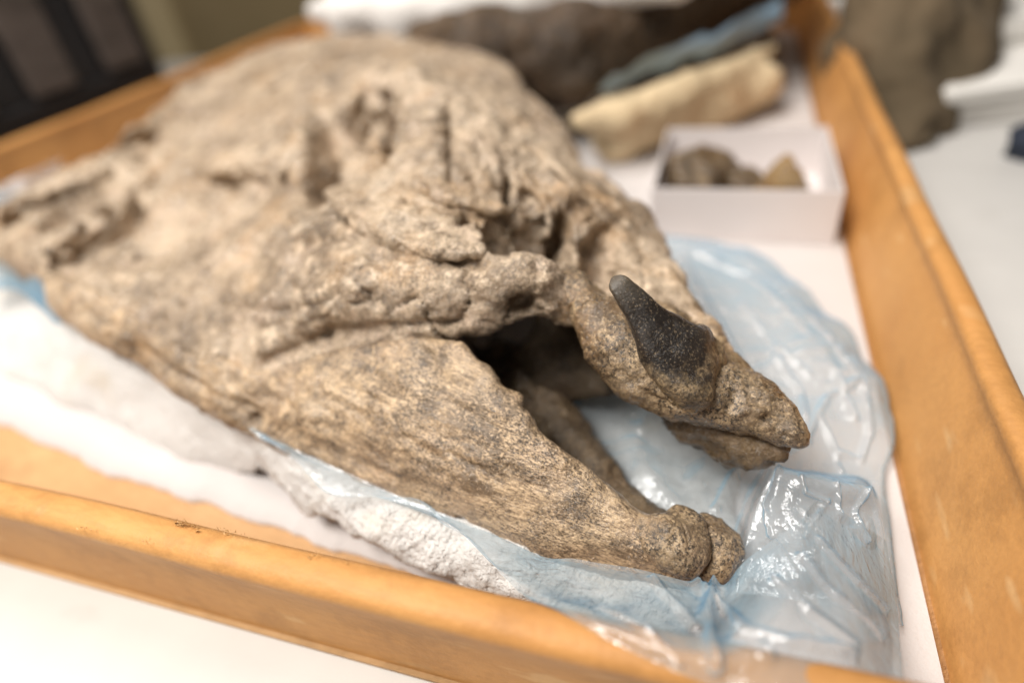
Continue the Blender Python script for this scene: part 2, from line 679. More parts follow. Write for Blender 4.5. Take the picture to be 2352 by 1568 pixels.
TABLE = white_mat('white_laminate', (.62, .605, .58), .35, [(900, .0002, .3)], (.52, .50, .47))
FOAM = white_mat('white_foam_sheet', (.60, .565, .55), .7, [(700, .0006, .5), (90, .001, .3)])
PLASTER = white_mat('plaster', (.74, .725, .70), .75, [(120, .0015, .5), (450, .0016, .9), (1300, .0007, .8)], (.66, .57, .43))
BOXW = white_mat('white_card', (.72, .67, .655), .5, [(300, .0003, .3)])
CREAM = white_mat('old_cream_plaster', (.66, .52, .33), .8, [(60, .004, .6)], (.40, .20, .08))
WHITELUMP = white_mat('clean_plaster', (.83, .80, .77), .8, [(60, .003, .5)])
PAPER = white_mat('paper', (.80, .78, .74), .6, [(300, .0003, .3)])


def gauze(m):
    t = Nt.__new__(Nt)
    t.m, t.t = m, m.node_tree
    t.b = t.t.nodes['Principled BSDF']
    t.tc = t.n('ShaderNodeTexCoord').outputs['Object']
    old = t.b.inputs['Normal'].links[0].from_socket
    hs = []
    for rot in ((0, 0, .45), (0, 0, .45 + math.pi / 2)):
        wv = t.n('ShaderNodeTexWave', Scale=150.0, Distortion=3.0, Detail=2.0, Vector=t.mapped((1, 1, 1), rot))
        hs.append(wv.outputs['Fac'])
    wave = t.math('MULTIPLY', hs[0], hs[1])
    msk = t.ramp(t.noise(35, 3, .6), [(.42, 0.0), (.56, 1.0)])
    pits = t.ramp(t.noise(380, 2, .5), [(.30, 0.0), (.42, 1.0)])
    n = t.bump(t.math('MULTIPLY', wave, msk), .0009, .35, old)
    n = t.bump(pits, .0012, .5, n)
    t.p(Normal=n)
    return m


gauze(PLASTER)


def plain(name, a, b, scale=8, rough=.6, vec_scale=(1, 1, 1)):
    t = Nt(name)
    c = t.ramp(t.noise(scale, 4, .6, vec=t.mapped(vec_scale)), [(.3, a), (.7, b)])
    return t.p(Base_Color=c, Roughness=rough)


BLACK = plain('black_plastic', (.006, .006, .008), (.012, .011, .012), rough=.6)
SLAT = plain('charcoal_slats', (.05, .040, .034), (.115, .092, .08), 10, .5, (1, 1, 4))
OLIVE = plain('olive_brown_cloth', (.06, .044, .022), (.15, .105, .06), 12, .9)
KHAKI = plain('khaki_paint', (.20, .15, .075), (.25, .19, .10), 3, .5)
BEIGE = plain('beige_edge', (.42, .34, .19), (.46, .37, .22), 3, .5)
NAVY = plain('navy_cloth', (.015, .02, .035), (.025, .035, .055), 12, .9)
FLOORM = plain('brown_floor', (.09, .065, .035), (.13, .095, .05), 3, .5)


def bag_mat():
    t = Nt('blue_polythene')
    for nd in list(t.t.nodes):
        if nd.type == 'BSDF_PRINCIPLED':
            t.t.nodes.remove(nd)
    h = t.noise(110, 4, .6, dist=.8)
    h2 = t.noise(480, 3, .6, vec=t.mapped((1, .35, 1), (0, 0, .6)))
    nrm = t.bump(h, .004, .4)
    nrm = t.bump(h2, .001, .4, nrm)
    face = t.n('ShaderNodeLayerWeight', Blend=.5).outputs['Facing']
    faceb = t.n('ShaderNodeLayerWeight', Blend=.5, Normal=nrm).outputs['Facing']
    col = t.ramp(face, [(.25, (.72, .80, .85)), (.6, (.44, .65, .79)), (.9, (.16, .42, .66))])
    tr = t.n('ShaderNodeBsdfTransparent', Color=(.95, .972, .985, 1)).outputs[0]
    df = t.n('ShaderNodeBsdfDiffuse', Color=col, Normal=nrm).outputs[0]
    tl = t.n('ShaderNodeBsdfTranslucent', Color=col).outputs[0]
    gl = t.n('ShaderNodeBsdfGlossy', Color=(.95, .97, 1, 1), Roughness=.15, Normal=nrm).outputs[0]

    def mixs(f, a, b):
        o = t.n('ShaderNodeMixShader')
        t.set(o.inputs[0], f)
        t.set(o.inputs[1], a)
        t.set(o.inputs[2], b)
        return o.outputs[0]
    body = mixs(.45, df, tl)
    fac = t.ramp(face, [(.0, .22), (.35, .31), (.7, .64), (1, .86)])
    s = mixs(fac, tr, body)
    fr = t.math('ADD', t.math('MULTIPLY', t.math('POWER', faceb, 4.0), .5), .075)
    s = mixs(fr, s, gl)
    t.t.links.new(s, t.out.inputs['Surface'])
    return t.m


BAG = bag_mat()


# ------------------------------------------------------------------ the setting
V, Q = box_mesh((-98, -60, -3), (80, 96, 0), .3)
tag(obj('table_top', V, Q, TABLE), kind='structure')
V, Q = box_mesh((-400, -300, -76), (400, 500, -75))
tag(obj('floor', V, Q, FLOORM), kind='structure')
V, Q = box_mesh((-400, 330, -75), (400, 336, 200))
tag(obj('back_wall', V, Q, KHAKI), kind='structure')

# ------------------------------------------------------------------ cardboard tray
TX0, TX1, TY0, TY1, TH = -63.0, 7.6, 7.2, 90.0, 5.5
tray = thing('cardboard_tray', 'shallow orange brown cardboard tray with rolled rim holding the fossil skull', 'tray', (-28, 48, 0))


def wall(name, a, b, out, flare, h, thick, mat, rimw, nseg=60, seed=0, lip=.24):
    """board from a to b leaning outwards, with a folded rim along its top"""
    a, b, out = np.array(a, float), np.array(b, float), np.array(out, float)
    # section in (offset outwards, z): inner foot, inner top, rim inner, rim top, rim outer, outer foot
    sec = [(0, .02), (flare * .55, h * .55), (flare - lip * .5, h - .75), (flare - lip, h - .45), (flare - lip * .9, h - .16), (flare - lip * .2, h - .02), (flare + .3, h + .05),
           (flare + rimw - .28, h + .0), (flare + rimw - .06, h - .14), (flare + rimw, h - .38), (flare + rimw - .06, h - .62), (flare + rimw - .2, h - .9), (flare * .5 + thick, h * .5), (thick, .02)]
    sec = np.array(resample([(s[0], 0, s[1]) for s in sec], 46))
    ts = np.linspace(0, 1, nseg)
    base = a + (b - a) * ts[:, None]
    L = np.linalg.norm(b - a)
    wob = fbm(np.c_[ts * L, ts * 0 + seed * 9.1, ts * 0], 14, 2, seed=seed) * .14
    V = np.zeros((nseg, len(sec), 3))
    for k, s in enumerate(sec):
        V[:, k, :2] = base[:, :2] + out[:2] * (s[0] + wob * (s[2] / h))[:, None]
        V[:, k, 2] = s[2]
    V[:, :, 2] += (fbm(np.c_[ts * L, ts * 0 + seed * 5.1 + 3, ts * 0], 9, 2, seed=seed + 3) * .05)[:, None] * (V[:, :, 2] / h)
    m = len(sec)
    idx = np.arange(nseg * m).reshape(nseg, m)
    Q = np.stack([idx[:-1, :-1], idx[1:, :-1], idx[1:, 1:], idx[:-1, 1:]], -1).reshape(-1, 4).tolist()
    Q.append(idx[0].tolist())
    Q.append(idx[-1].tolist()[::-1])
    return obj(name, V.reshape(-1, 3), Q, mat, tray)


FR, FF = 1.0, .0
front_wall = wall('front_wall', (TX0, TY0 + .35, 0), (TX1 + 1.2, TY0 + .35, 0), (0, -1), .05, TH, .3, CARD, .95, seed=1)
wall('side_wall', (TX1, TY0 - .8, 0), (TX1, TY1 + 1, 0), (1, 0), 1.15, TH, .3, CARD, .95, seed=2, lip=.05)
wall('side_wall', (TX0, TY0 - .8, 0), (TX0, TY1 + 1, 0), (-1, 0), .3, TH, .3, CARD, .95, seed=3)
wall('back_wall', (TX0, TY1, 0), (TX1 + 1.2, TY1, 0), (0, 1), .4, TH, .3, CARD, .95, seed=4)
V, Q = box_mesh((TX0 - .2, TY0 - .1, .02), (TX1 + .2, TY1 + .2, .22))
obj('tray_floor', V, Q, CARDF, tray)
# torn paper fibres along the rim
for (u, v, n, sz) in ((200, 1215, 9, .16), (415, 1205, 16, .2), (435, 1208, 14, .22), (500, 1217, 8, .16), (525, 1222, 12, .14), (720, 1275, 9, .16), (560, 1232, 6, .1), (790, 1292, 5, .1), (330, 1245, 6, .12)):
    c = at(u, v, TH + .04)
    bm = bmesh.new()
    for k in range(n):
        p = c + np.array([random.gauss(0, .16), random.gauss(0, .05), random.uniform(-.02, .06)])
        d = np.array([random.gauss(0, 1), random.gauss(0, .6), random.uniform(0, .9)])
        d = d / np.linalg.norm(d) * sz * random.uniform(.3, .85)
        q = np.cross(d, [0, .3, 1]) * random.uniform(.12, .3)
        top = p + d + np.array([0, 0, .02])
        vs = [bm.verts.new(x) for x in (p - q, p + q, p + d * .6 + q * .8 + np.array([0, 0, .03]), top, p + d * .55 - q * .7)]
        bm.faces.new(vs)
    VV = np.array([x.co[:] for x in bm.verts])
    bm.verts.index_update()
    QQ = [[x.index for x in f.verts] for f in bm.faces]
    bm.free()
    obj('torn_fibre', VV, QQ, RIMC, tray, flat=True)

# ------------------------------------------------------------------ foam liner
edge = ats([(-200, 885, .5), (-60, 945, .5), (0, 968, .5), (90, 1010, .5), (175, 1046, .5), (185, 1062, .5), (260, 1085, .5), (330, 1105, .5), (420, 1140, .5), (480, 1150, .5), (540, 1175, .5), (620, 1205, .5), (720, 1240, .5), (830, 1275, .5), (930, 1310, .5), (1040, 1345, .5), (1200, 1400, .5)])
edge = resample(edge, 300)
edge[:, 1] += fbm(edge * [1, 1, 0], 1.2, 4, seed=5) * .12
edge = np.vstack([[-62, edge[0, 1] + .2, .5], edge, [TX1 - .4, TY0 + 1.5, .5]])
m = len(edge)
ys = [0, .02, .06, .12, .25, .5, .75, 1]
V, zz = [], []
for k, s in enumerate(ys):
    R = edge.copy()
    R[:, 1] = edge[:, 1] + (89.5 - edge[:, 1]) * s
    R[:, 0] = np.where(np.arange(m) == m - 1, TX1 - .25, R[:, 0])
    V.append(R)
V = np.array(V)
V[:, :, 2] = .55
bot = V[0].copy()
bot[:, 2] = .25
V = np.vstack([bot[None], V]).reshape(-1, 3)
idx = np.arange((len(ys) + 1) * m).reshape(len(ys) + 1, m)
Q = np.stack([idx[:-1, :-1], idx[:-1, 1:], idx[1:, 1:], idx[1:, :-1]], -1).reshape(-1, 4)
liner = obj('foam_liner', V, Q, FOAM)
tag(liner, 'thin white foam sheet lining the floor of the cardboard tray', 'liner')

# ------------------------------------------------------------------ plaster jacket under the skull
JK_OUT = ats([(-200, 700, 1), (-60, 810, .8), (50, 880, .7), (150, 925, .7), (260, 965, .7), (350, 1010, .7), (430, 1042, .8), (520, 1068, .9), (600, 1095, 1.2), (655, 1140, 1.6), (700, 1185, 1.8), (760, 1215, 1.6), (840, 1258, 1.5), (940, 1310, 1.5), (1060, 1352, 1.5), (1180, 1392, 1.6), (1300, 1420, 1.8), (1420, 1440, 1.9), (1540, 1440, 2.0), (1660, 1400, 2.0), (1740, 1320, 1.8)])
JK_IN = np.array([[1.5, 15, 1.2], [2.5, 20, 1.0], [-1, 24, .9], [-6, 32, 1.2], [-12, 42, 1.6], [-22, 50, 2], [-35, 53, 2], [-44, 50, 2], [-47, 35, 2], [-48, 24, 2]])
JK_C = np.vstack([ats([(560, 985, 3.9), (300, 850, 3.0), (120, 760, 3.2), (420, 930, 2.8), (200, 880, 1.9), (100, 830, 2.0), (640, 1050, 3.8), (740, 1130, 3.7), (860, 1165, 3.7), (950, 1200, 3.5), (1080, 1270, 3.2), (700, 1150, 3.2),
                       (1180, 1330, 3.0), (800, 1200, 3.4), (900, 1250, 3.1), (1000, 1300, 2.8), (1500, 1360, 2.6)]),
                  np.array([[-8, 16, .9], [-15, 20, 1.2], [-25, 25, 2], [-4, 20, .9], [-3, 15, 1.0], [-15, 35, 1.5]])])
fld = Field((-56, 6.5, -.7), (4.5, 56, 6), .17)
fld.plate(np.vstack([JK_OUT, JK_IN]), JK_C, .5, .3, 0, reg=.02)
X, Y = np.meshgrid(fld.x, fld.y, indexing='ij')
# solid down to the liner
V, Q = fld.mesh()
sc = Sculpt(V, Q, 1)
front = np.clip((sc.V[:, 0] + 20) / 6, 0.06, 1)
sc.noise(3.2, .22, 3, 10, mask=1.15 - front)
sc.refresh()
sc.noise(1.6, .16, 4, 11, mask=front)
sc.refresh()
sc.noise(.6, .09, 5, 12, mask=front)
sc.refresh()
sc.noise(.22, .06, 2, 13, mask=front)
jacket = obj('plaster_jacket', sc.V, Q, PLASTER, loc=(-12, 14, .6))
tag(jacket, 'rough white plaster cradle with crumbly edge under the tan fossil skull', 'plaster cradle')

# ------------------------------------------------------------------ fossil skull
skull = thing('fossil_skull', 'large tan fossil skull with a black pointed horn lying in a blue lined plaster cradle', 'fossil skull', (-14, 20, 1))

CR_OUT = ats([(1060, 745, 8.1), (1110, 715, 8.6), (1180, 685, 8.9), (1260, 680, 8.8), (1330, 690, 8.5), (1400, 740, 8.0), (1480, 790, 7.4), (1600, 830, 6.6), (1680, 850, 6.0), (1620, 770, 6.0), (1570, 690, 6), (1525, 625, 6), (1488, 570, 6), (1442, 490, 6.5), (1382, 410, 7), (1315, 320, 7.5), (1260, 250, 8), (1210, 184, 8.5), (1150, 130, 9.3), (1080, 105, 9.7),
              (1000, 85, 10), (850, 78, 10), (730, 86, 9.6), (640, 100, 9), (560, 120, 8.5), (450, 170, 8), (370, 240, 7.3), (300, 315, 6.8), (190, 385, 6.4), (80, 443, 6), (0, 473, 6), (-60, 540, 5.5), (0, 585, 6), (70, 590, 6.5), (130, 650, 6), (280, 755, 5.7), (450, 840, 5.7), (600, 850, 6.2), (760, 800, 7.0), (900, 775, 7.6), (1000, 768, 7.9)])
CR_C = ats([(1000, 690, 9), (1200, 620, 9.6), (1100, 640, 9.4), (900, 640, 9.4), (750, 640, 9.0), (600, 700, 7.6), (500, 640, 7.4), (350, 650, 7.0), (200, 620, 7.0), (300, 520, 7.2), (450, 500, 7.4), (600, 480, 8.2), (750, 470, 9.6),
            (900, 450, 10.4), (1000, 400, 10.8), (1100, 480, 10.0), (1250, 450, 9.6), (1350, 480, 8.8), (1380, 560, 8.0), (1480, 640, 7.4), (1450, 520, 7.4), (1330, 640, 7.8), (800, 300, 10.6), (900, 220, 11.2), (1050, 200, 11), (1150, 250, 10.6), (1200, 330, 10),
            (700, 180, 10.6), (560, 200, 9.6), (480, 280, 8.4), (400, 380, 7.6), (600, 330, 9.4), (250, 430, 7.0), (850, 120, 11), (1000, 120, 10.8)])
fld = Field((-50, 12, 1.5), (5.5, 58, 13), .135)
fld.plate(CR_OUT, CR_C, lambda x, y: np.clip(.75 + (y - 17) * .16, .75, 2.3) + 0 * x, .7, 0, reg=.01)


def C(*L):
    return [np.r_[at(u, v, z), r] for u, v, z, r in L]


# tubercle over the opening, rim of the opening, lateral ridge
fld.chain(C((1195, 640, 8.9, 1.0), (1230, 640, 8.9, .9)), .6)
fld.chain(C((870, 740, 7.6, .6), (1000, 715, 8.1, .7), (1110, 680, 8.5, .65), (1200, 650, 8.9, .6)), .8)
fld.chain(C((740, 690, 8.3, .5), (850, 660, 8.7, .8), (1000, 650, 8.9, .8), (1100, 640, 9.0, .7)), .8)
fld.chain(C((1375, 415, 7.0, .55), (1445, 515, 6.7, .6), (1525, 648, 6.4, .55), (1615, 775, 6.1, .5), (1690, 858, 5.9, .42)), .8)
fld.chain(C((560, 150, 8.6, .8), (430, 220, 7.8, .8), (320, 320, 7.0, .8), (200, 400, 6.6, .7)), 1.0)
fld.chain(C((120, 586, 7.0, .38), (180, 530, 7.7, .48), (244, 474, 7.7, .42)), .4)
fld.chain(C((10, 500, 6.2, .6), (90, 455, 6.5, .6), (200, 420, 6.8, .6), (310, 390, 7.2, .6)), .5)
fld.chain(C((955, 200, 11, .7), (970, 260, 10.7, .7), (960, 330, 10.4, .6), (990, 380, 10.4, .5)), .7)
fld.chain(C((650, 400, 9.4, .4), (690, 330, 9.8, .4), (700, 250, 10.2, .5), (760, 190, 10.8, .6)), .8)
# openings
V, Q = fld.mesh()
b0 = Sculpt(V, Q, 1)
for u, v, ru, rv, dp, rot, k in ((800, 310, 105, 84, 2.0, 0, .6), (730, 325, 26, 62, 2.2, .15, .5), (815, 238, 34, 26, 2.6, 0, .4), (880, 218, 15, 30, 2.6, .2, .3), (903, 318, 36, 46, 1.9, 0, .4),
                                 (1032, 312, 19, 82, 2.6, .08, .25), (1300, 535, 22, 58, 2.6, .05, .25), (1167, 424, 16, 32, 1.6, 0, .25), (1112, 530, 28, 44, 1.3, .5, .3), (1195, 550, 95, 38, 1.5, .05, .3), (1250, 545, 60, 40, 1.4, 0, .3), (1395, 590, 62, 66, 1.3, 0, .5),
                                 (165, 480, 72, 30, 1.9, .5, .3), (36, 507, 22, 14, 1.4, 0, .2), (225, 530, 24, 52, 1.5, -.6, .4), (335, 415, 24, 14, 1.6, .4, .3), (360, 385, 10, 30, 1.4, 0, .3), (300, 455, 12, 24, 1.2, .5, .3), (983, 449, 18, 10, .8, 0, .2),
                                 (485, 415, 62, 9, 1.1, -.28, .2), (380, 290, 20, 85, 1.0, -.75, .6), (440, 500, 170, 55, .7, .1, 1.0), (1195, 705, 44, 26, .9, 0, .4), (660, 175, 50, 14, 1.0, .5, .5), (1217, 452, 34, 28, .5, 0, .3)):
    fld.carve_on(b0, u, v, ru, rv, dp * 1.3, rot, k * .7)
fld.chain([np.r_[b0.hit(862, 290) - [0, 0, 1.0], .7], np.r_[b0.hit(872, 278) - [0, 0, .8], .6]], .4)
V, Q = fld.mesh()
cr = Sculpt(V, Q, 1)
K = cr.stroke
K([(600, 832), (650, 812), (700, 795), (760, 770), (830, 765), (870, 758)], .28, .34)
K([(870, 758), (940, 750), (1000, 742), (1070, 742)], .13, .22)
K([(640, 800), (700, 785), (760, 770)], .5, .25)
K([(500, 668), (560, 700), (620, 712), (700, 708), (750, 692)], .16, .22)
K([(480, 690), (560, 740), (640, 750)], .25, .12)
K([(540, 610), (580, 640)], 1.3, .35, True)
K([(312, 372), (345, 318), (390, 268), (450, 228), (505, 198)], .75, 1.0)
K([(432, 404), (480, 416), (538, 430)], .4, .9)
K([(322, 584), (380, 562), (432, 545)], .22, .5)
K([(100, 560), (150, 575), (120, 600)], .3, .5)
K([(880, 205), (884, 240)], .6, 1.0)
K([(640, 175), (690, 160)], .8, .9)
K([(755, 480), (810, 520), (880, 560), (950, 590)], .22, .4)
K([(280, 578), (340, 568), (400, 552), (435, 540)], .16, .28)
K([(660, 370), (655, 400)], .5, .7)
K([(1055, 130), (980, 160), (900, 170)], 1.5, .3)
K([(1240, 400), (1270, 430), (1300, 470)], .45, -.5)
K([(130, 600), (170, 590), (230, 580)], .18, .3)
K([(230, 610), (290, 640), (350, 690)], .3, .22)
K([(700, 560), (760, 540), (820, 560), (880, 600)], .3, .3)
K([(1000, 560), (1060, 600), (1110, 610)], .3, .35)
for k in range(70):
    u, v = rng.uniform(450, 1480), rng.uniform(250, 740)
    a = rng.uniform(0, 3.1)
    l = rng.uniform(10, 45)
    K([(u, v), (u + l * math.cos(a), v + l * .6 * math.sin(a))], rng.uniform(.12, .3), rng.choice([.18, .12, -.14, .25]))
cr.refresh()
rough_m = np.clip((cr.V[:, 0] + 30) / 22, .35, 1.0) * np.clip(.75 + .8 * fbm(cr.V, 5, 2, seed=19), .25, 1.3) * np.clip((-.5 - cr.V[:, 0]) / 4, .35, 1)
cr.noise(6.0, .42, 2, 20, mask=np.clip((cr.V[:, 1] - 17) / 8, 0, 1))
cr.refresh()
ca, sa = math.cos(math.radians(-35)), math.sin(math.radians(-35))
SK = np.array([[ca, -sa, 0], [sa, ca, 0], [0, 0, 1]]) @ np.diag([.35, 1, 1])
cr.layers(4.5, .17, 2.2, 24, np.clip((cr.V[:, 1] - 14) / 5, .35, 1) * np.clip((-.5 - cr.V[:, 0]) / 4, .25, 1), stretch=SK)
cr.refresh()
cr.layers(1.8, .06, 2.6, 25, np.clip((cr.V[:, 1] - 13) / 4, .5, 1))
cr.refresh()
cr.cracks(4.5, .30, .04, 26)
cr.cracks(2.4, .18, .04, 28)
cr.cracks(7.0, .30, .03, 36)
cr.refresh()
cr.noise(3.4, .10, 5, 21, mask=rough_m)
cr.refresh()
cr.noise(1.3, .13, 5, 22, mask=rough_m)
cr.refresh()
cr.noise(.5, .07, 3, 23, mask=rough_m)
obj('cranium', cr.V, Q, BONE, skull)

# flaked plates lying proud of the skull roof
for outline, lift, th in (([(752, 462), (800, 440), (860, 425), (930, 440), (990, 470), (1050, 520), (1105, 560), (1120, 585), (1060, 600), (980, 592), (920, 570), (870, 545), (810, 510), (770, 490)], .55, .22),
                          ([(960, 425), (1010, 440), (1060, 455), (1120, 470), (1180, 485), (1222, 505), (1200, 515), (1130, 508), (1075, 500), (1010, 470)], .7, .18),
                          ([(1190, 385), (1215, 395), (1250, 440), (1280, 490), (1265, 505), (1235, 470), (1205, 430)], .5, .2),
                          ([(6, 478), (80, 446), (150, 410), (215, 392), (262, 398), (238, 428), (170, 455), (110, 478), (50, 494), (8, 498)], 1.3, .3)):
    P = []
    for u, v in outline:
        h = cr.hit(u, v)
        if h is not None:
            P.append(h)
    P = np.array(P)
    P[:, 2] += lift * .6
    c = P.mean(0)
    cc = np.array([c + [0, 0, lift * .5]])
    f2 = Field(P.min(0) - 1, P.max(0) + 1.2, .09)
    f2.plate(P, cc, th, th * .7, 0, reg=.3)
    V, Q = f2.mesh()
    if len(V):
        s2 = Sculpt(V, Q, 1)
        s2.noise(.9, .14, 4, 31)
        s2.refresh()
        s2.noise(.3, .06, 3, 32)
        obj('bone_flake', s2.V, Q, BONE, skull)

# lower jaw: a thin wide plate running to the knob
JW_OUT = ats([(75, 600, 6.6), (100, 680, 6.0), (160, 742, 5.6), (280, 805, 5.2), (370, 865, 5.0), (450, 922, 4.8), (560, 975, 4.5), (660, 1025, 4.3), (800, 1085, 4.1), (930, 1142, 3.9), (1040, 1182, 3.7), (1130, 1225, 3.5), (1280, 1282, 3.2), (1400, 1312, 3.0), (1520, 1332, 2.9), (1580, 1328, 2.9), (1604, 1270, 3.1), (1590, 1190, 3.4),
              (1540, 1172, 3.7), (1480, 1162, 4.0), (1440, 1125, 4.4), (1400, 1090, 4.9), (1350, 1048, 5.4), (1300, 1012, 5.9), (1262, 985, 6.2), (1238, 955, 6.5), (1222, 925, 6.7), (1195, 912, 6.8), (1175, 900, 6.9), (1158, 880, 7.1), (1142, 850, 7.3), (1110, 815, 7.6), (1085, 785, 7.9), (1065, 758, 8.1),
              (980, 750, 8.0), (870, 765, 7.5), (760, 790, 6.9), (690, 805, 6.5), (600, 835, 6.1), (450, 790, 6.5), (300, 700, 6.7), (150, 620, 6.8)])
JW_C = ats([(1000, 900, 6.8), (800, 900, 6.3), (1100, 1000, 6.0), (1200, 1100, 5.2), (900, 1030, 5.3), (700, 960, 5.5), (500, 870, 5.7), (1400, 1200, 4.3), (1050, 1130, 4.6), (1300, 1180, 4.5), (1500, 1240, 4.0), (350, 780, 5.9), (1020, 830, 7.4)])
fld = Field((-40, 9, 1.0), (2.5, 22, 10), .12)
fld.plate(JW_OUT, JW_C, .62, .55, 0, reg=.002)
fld.chain(C((1160, 905, 6.55, .22), (1190, 915, 6.45, .22)), .3)
fld.chain(C((1115, 850, 6.95, .22), (1130, 875, 6.8, .2)), .3)
V, Q = fld.mesh()
jw = Sculpt(V, Q, 2)
K = jw.stroke
K([(1490, 1190), (1480, 1215), (1500, 1240)], .13, .14)
K([(1548, 1200), (1575, 1235), (1575, 1285)], .1, .10)
K([(1540, 1235), (1550, 1255)], .22, .16)
K([(560, 960), (700, 1010), (850, 1080), (1000, 1130)], .3, .12)
K([(300, 790), (450, 880), (600, 950)], .3, .18)
K([(280, 770), (420, 850), (520, 905), (600, 935)], .16, -.12)
K([(600, 900), (760, 985), (900, 1060)], .2, .08)
K([(575, 968)], .3, .35)
K([(1225, 970), (1245, 1000)], .2, .1)
K([(960, 770), (985, 810), (1000, 850)], .14, .09)
for k in range(40):
    u, v = rng.uniform(300, 1250), rng.uniform(700, 1150)
    l = rng.uniform(30, 120)
    K([(u, v), (u + l, v + l * .58)], rng.uniform(.08, .16), rng.choice([.05, .08, -.05]))
jw.refresh()
back = np.clip((-jw.V[:, 0] - 6) / 10, .25, 1)
jw.noise(1.6, .09, 4, 41, mask=back)
jw.refresh()
jw.layers(2.2, .07, 3.0, 44, back)
jw.cracks(2.6, .09, .04, 46, np.maximum(back, .6))
jw.refresh()
# fibres along the jaw
ca, sa = math.cos(math.radians(-14)), math.sin(math.radians(-14))
ST = np.array([[ca, -sa, 0], [sa, ca, 0], [0, 0, 1]]) @ np.diag([.16, 1, 1])
jw.noise(.4, .035, 3, 42, stretch=ST)
jw.refresh()
jw.noise(.3, .03, 3, 43, mask=back)
obj('lower_jaw', jw.V, Q, JAW, skull)

# rough knob closing the jaw tip
fld = Field((-3, 9, 1.2), (2.6, 14, 6), .07)
fld.chain(C((1470, 1215, 3.75, .45), (1525, 1240, 3.6, .66), (1548, 1262, 3.45, .68)), .5)
fld.chain(C((1560, 1185, 3.5, .35), (1588, 1215, 3.4, .36), (1594, 1262, 3.2, .36), (1580, 1300, 3.1, .34)), .5)
V, Q = fld.mesh()
s = Sculpt(V, Q, 2)
s.stroke([(1548, 1245)], .2, .10)
s.stroke([(1568, 1205), (1582, 1245), (1574, 1300)], .06, .08)
s.refresh()
s.noise(.5, .05, 5, 57)
s.refresh()
s.noise(.16, .025, 3, 58)
obj('jaw_knob', s.V, Q, SNOUT, skull)

# the other jaw branch, seen through the opening, ending in the second knob
fld = Field((-9, 9, -.2), (4, 22, 7), .12)
fld.chain(C((1150, 820, 3.0, 1.0), (1225, 900, 2.7, 1.0), (1290, 990, 2.5, .95), (1365, 1085, 2.3, .8), (1448, 1180, 2.2, .62), (1560, 1240, 2.4, .55), (1625, 1255, 2.5, .6)), .4)
V, Q = fld.mesh()
s = Sculpt(V, Q, 2)
s.noise(.8, .13, 4, 51)
s.refresh()
s.noise(.3, .06, 4, 52)
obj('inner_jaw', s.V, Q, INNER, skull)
fld = Field((-2, 8, .6), (4.5, 14, 5), .07)
fld.chain(C((1625, 1222, 2.9, .5), (1645, 1258, 2.65, .68), (1640, 1300, 2.4, .58)), .25)
fld.chain(C((1670, 1240, 2.65, .42), (1680, 1272, 2.5, .42)), .25)
fld.chain(C((1618, 1204, 3.0, .34), (1638, 1210, 2.9, .34)), .25)
V, Q = fld.mesh()
s = Sculpt(V, Q, 2)
s.noise(.5, .06, 5, 59)
s.refresh()
s.noise(.16, .025, 3, 60)
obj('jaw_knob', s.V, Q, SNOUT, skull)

# palate side closing the opening from behind
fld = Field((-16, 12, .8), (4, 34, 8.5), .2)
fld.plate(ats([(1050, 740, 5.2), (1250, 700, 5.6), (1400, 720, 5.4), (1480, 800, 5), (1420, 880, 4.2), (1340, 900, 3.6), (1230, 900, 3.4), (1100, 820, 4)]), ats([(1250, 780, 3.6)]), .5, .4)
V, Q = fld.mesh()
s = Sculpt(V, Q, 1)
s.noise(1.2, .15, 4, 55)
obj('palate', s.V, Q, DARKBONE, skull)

# snout with its keel
fld = Field((-8, 10.5, 2.2), (4.4, 23, 10.2), .1)
fld.chain(C((1240, 640, 8.5, .55), (1320, 672, 8.25, .56), (1380, 735, 7.95, .7), (1420, 800, 7.5, .85), (1480, 850, 6.95, .95), (1560, 888, 6.4, .93), (1645, 915, 6.1, .76), (1730, 952, 5.85, .55), (1800, 988, 5.65, .3), (1848, 1008, 5.56, .09)), .7)
fld.chain(C((1590, 840, 6.2, .7), (1650, 860, 6.2, .58), (1720, 905, 6.0, .46), (1790, 960, 5.75, .28), (1834, 1003, 5.6, .12)), .6)
fld.chain(C((1545, 668, 6.4, .5), (1622, 782, 6.15, .48), (1690, 858, 5.95, .44), (1760, 920, 5.8, .32), (1828, 998, 5.6, .12)), .5)
fld.chain(C((1400, 720, 7.4, .6), (1450, 740, 7.0, .7), (1520, 760, 6.5, .8), (1600, 800, 6.0, .7)), .6)
V, Q = fld.mesh()
sn = Sculpt(V, Q, 2)
K = sn.stroke
K([(1420, 850), (1480, 905), (1560, 935), (1660, 950)], .1, .07)
K([(1470, 840), (1540, 880), (1620, 880)], .08, .06)
K([(1690, 950), (1720, 940), (1750, 945)], .16, -.16)
K([(1760, 960), (1790, 975)], .14, .14)
K([(1805, 1003)], .1, .12)
K([(1690, 905), (1680, 930)], .14, .1)
sn.refresh()
tipm = np.clip(np.linalg.norm(sn.V - at(1848, 1008, 5.56), axis=1) / 1.6, .15, 1)
sn.noise(1.3, .08, 5, 61, mask=tipm)
sn.refresh()
sn.layers(1.1, .05, 2.5, 63, tipm)
sn.refresh()
sn.noise(.35, .05, 4, 62)
obj('snout', sn.V, Q, SNOUT, skull)
fld = Field((-4, 9, 1.6), (4.4, 18, 7), .12)
fld.chain(C((1560, 925, 5.2, .8), (1620, 965, 4.7, .95), (1690, 1000, 4.6, .85), (1745, 1015, 4.7, .55), (1800, 1012, 5.15, .2)), .4)
fld.chain(C((1590, 965, 4.4, .6), (1680, 1022, 4.1, .5), (1735, 1045, 4.2, .34)), .4)
V, Q = fld.mesh()
s = Sculpt(V, Q, 2)
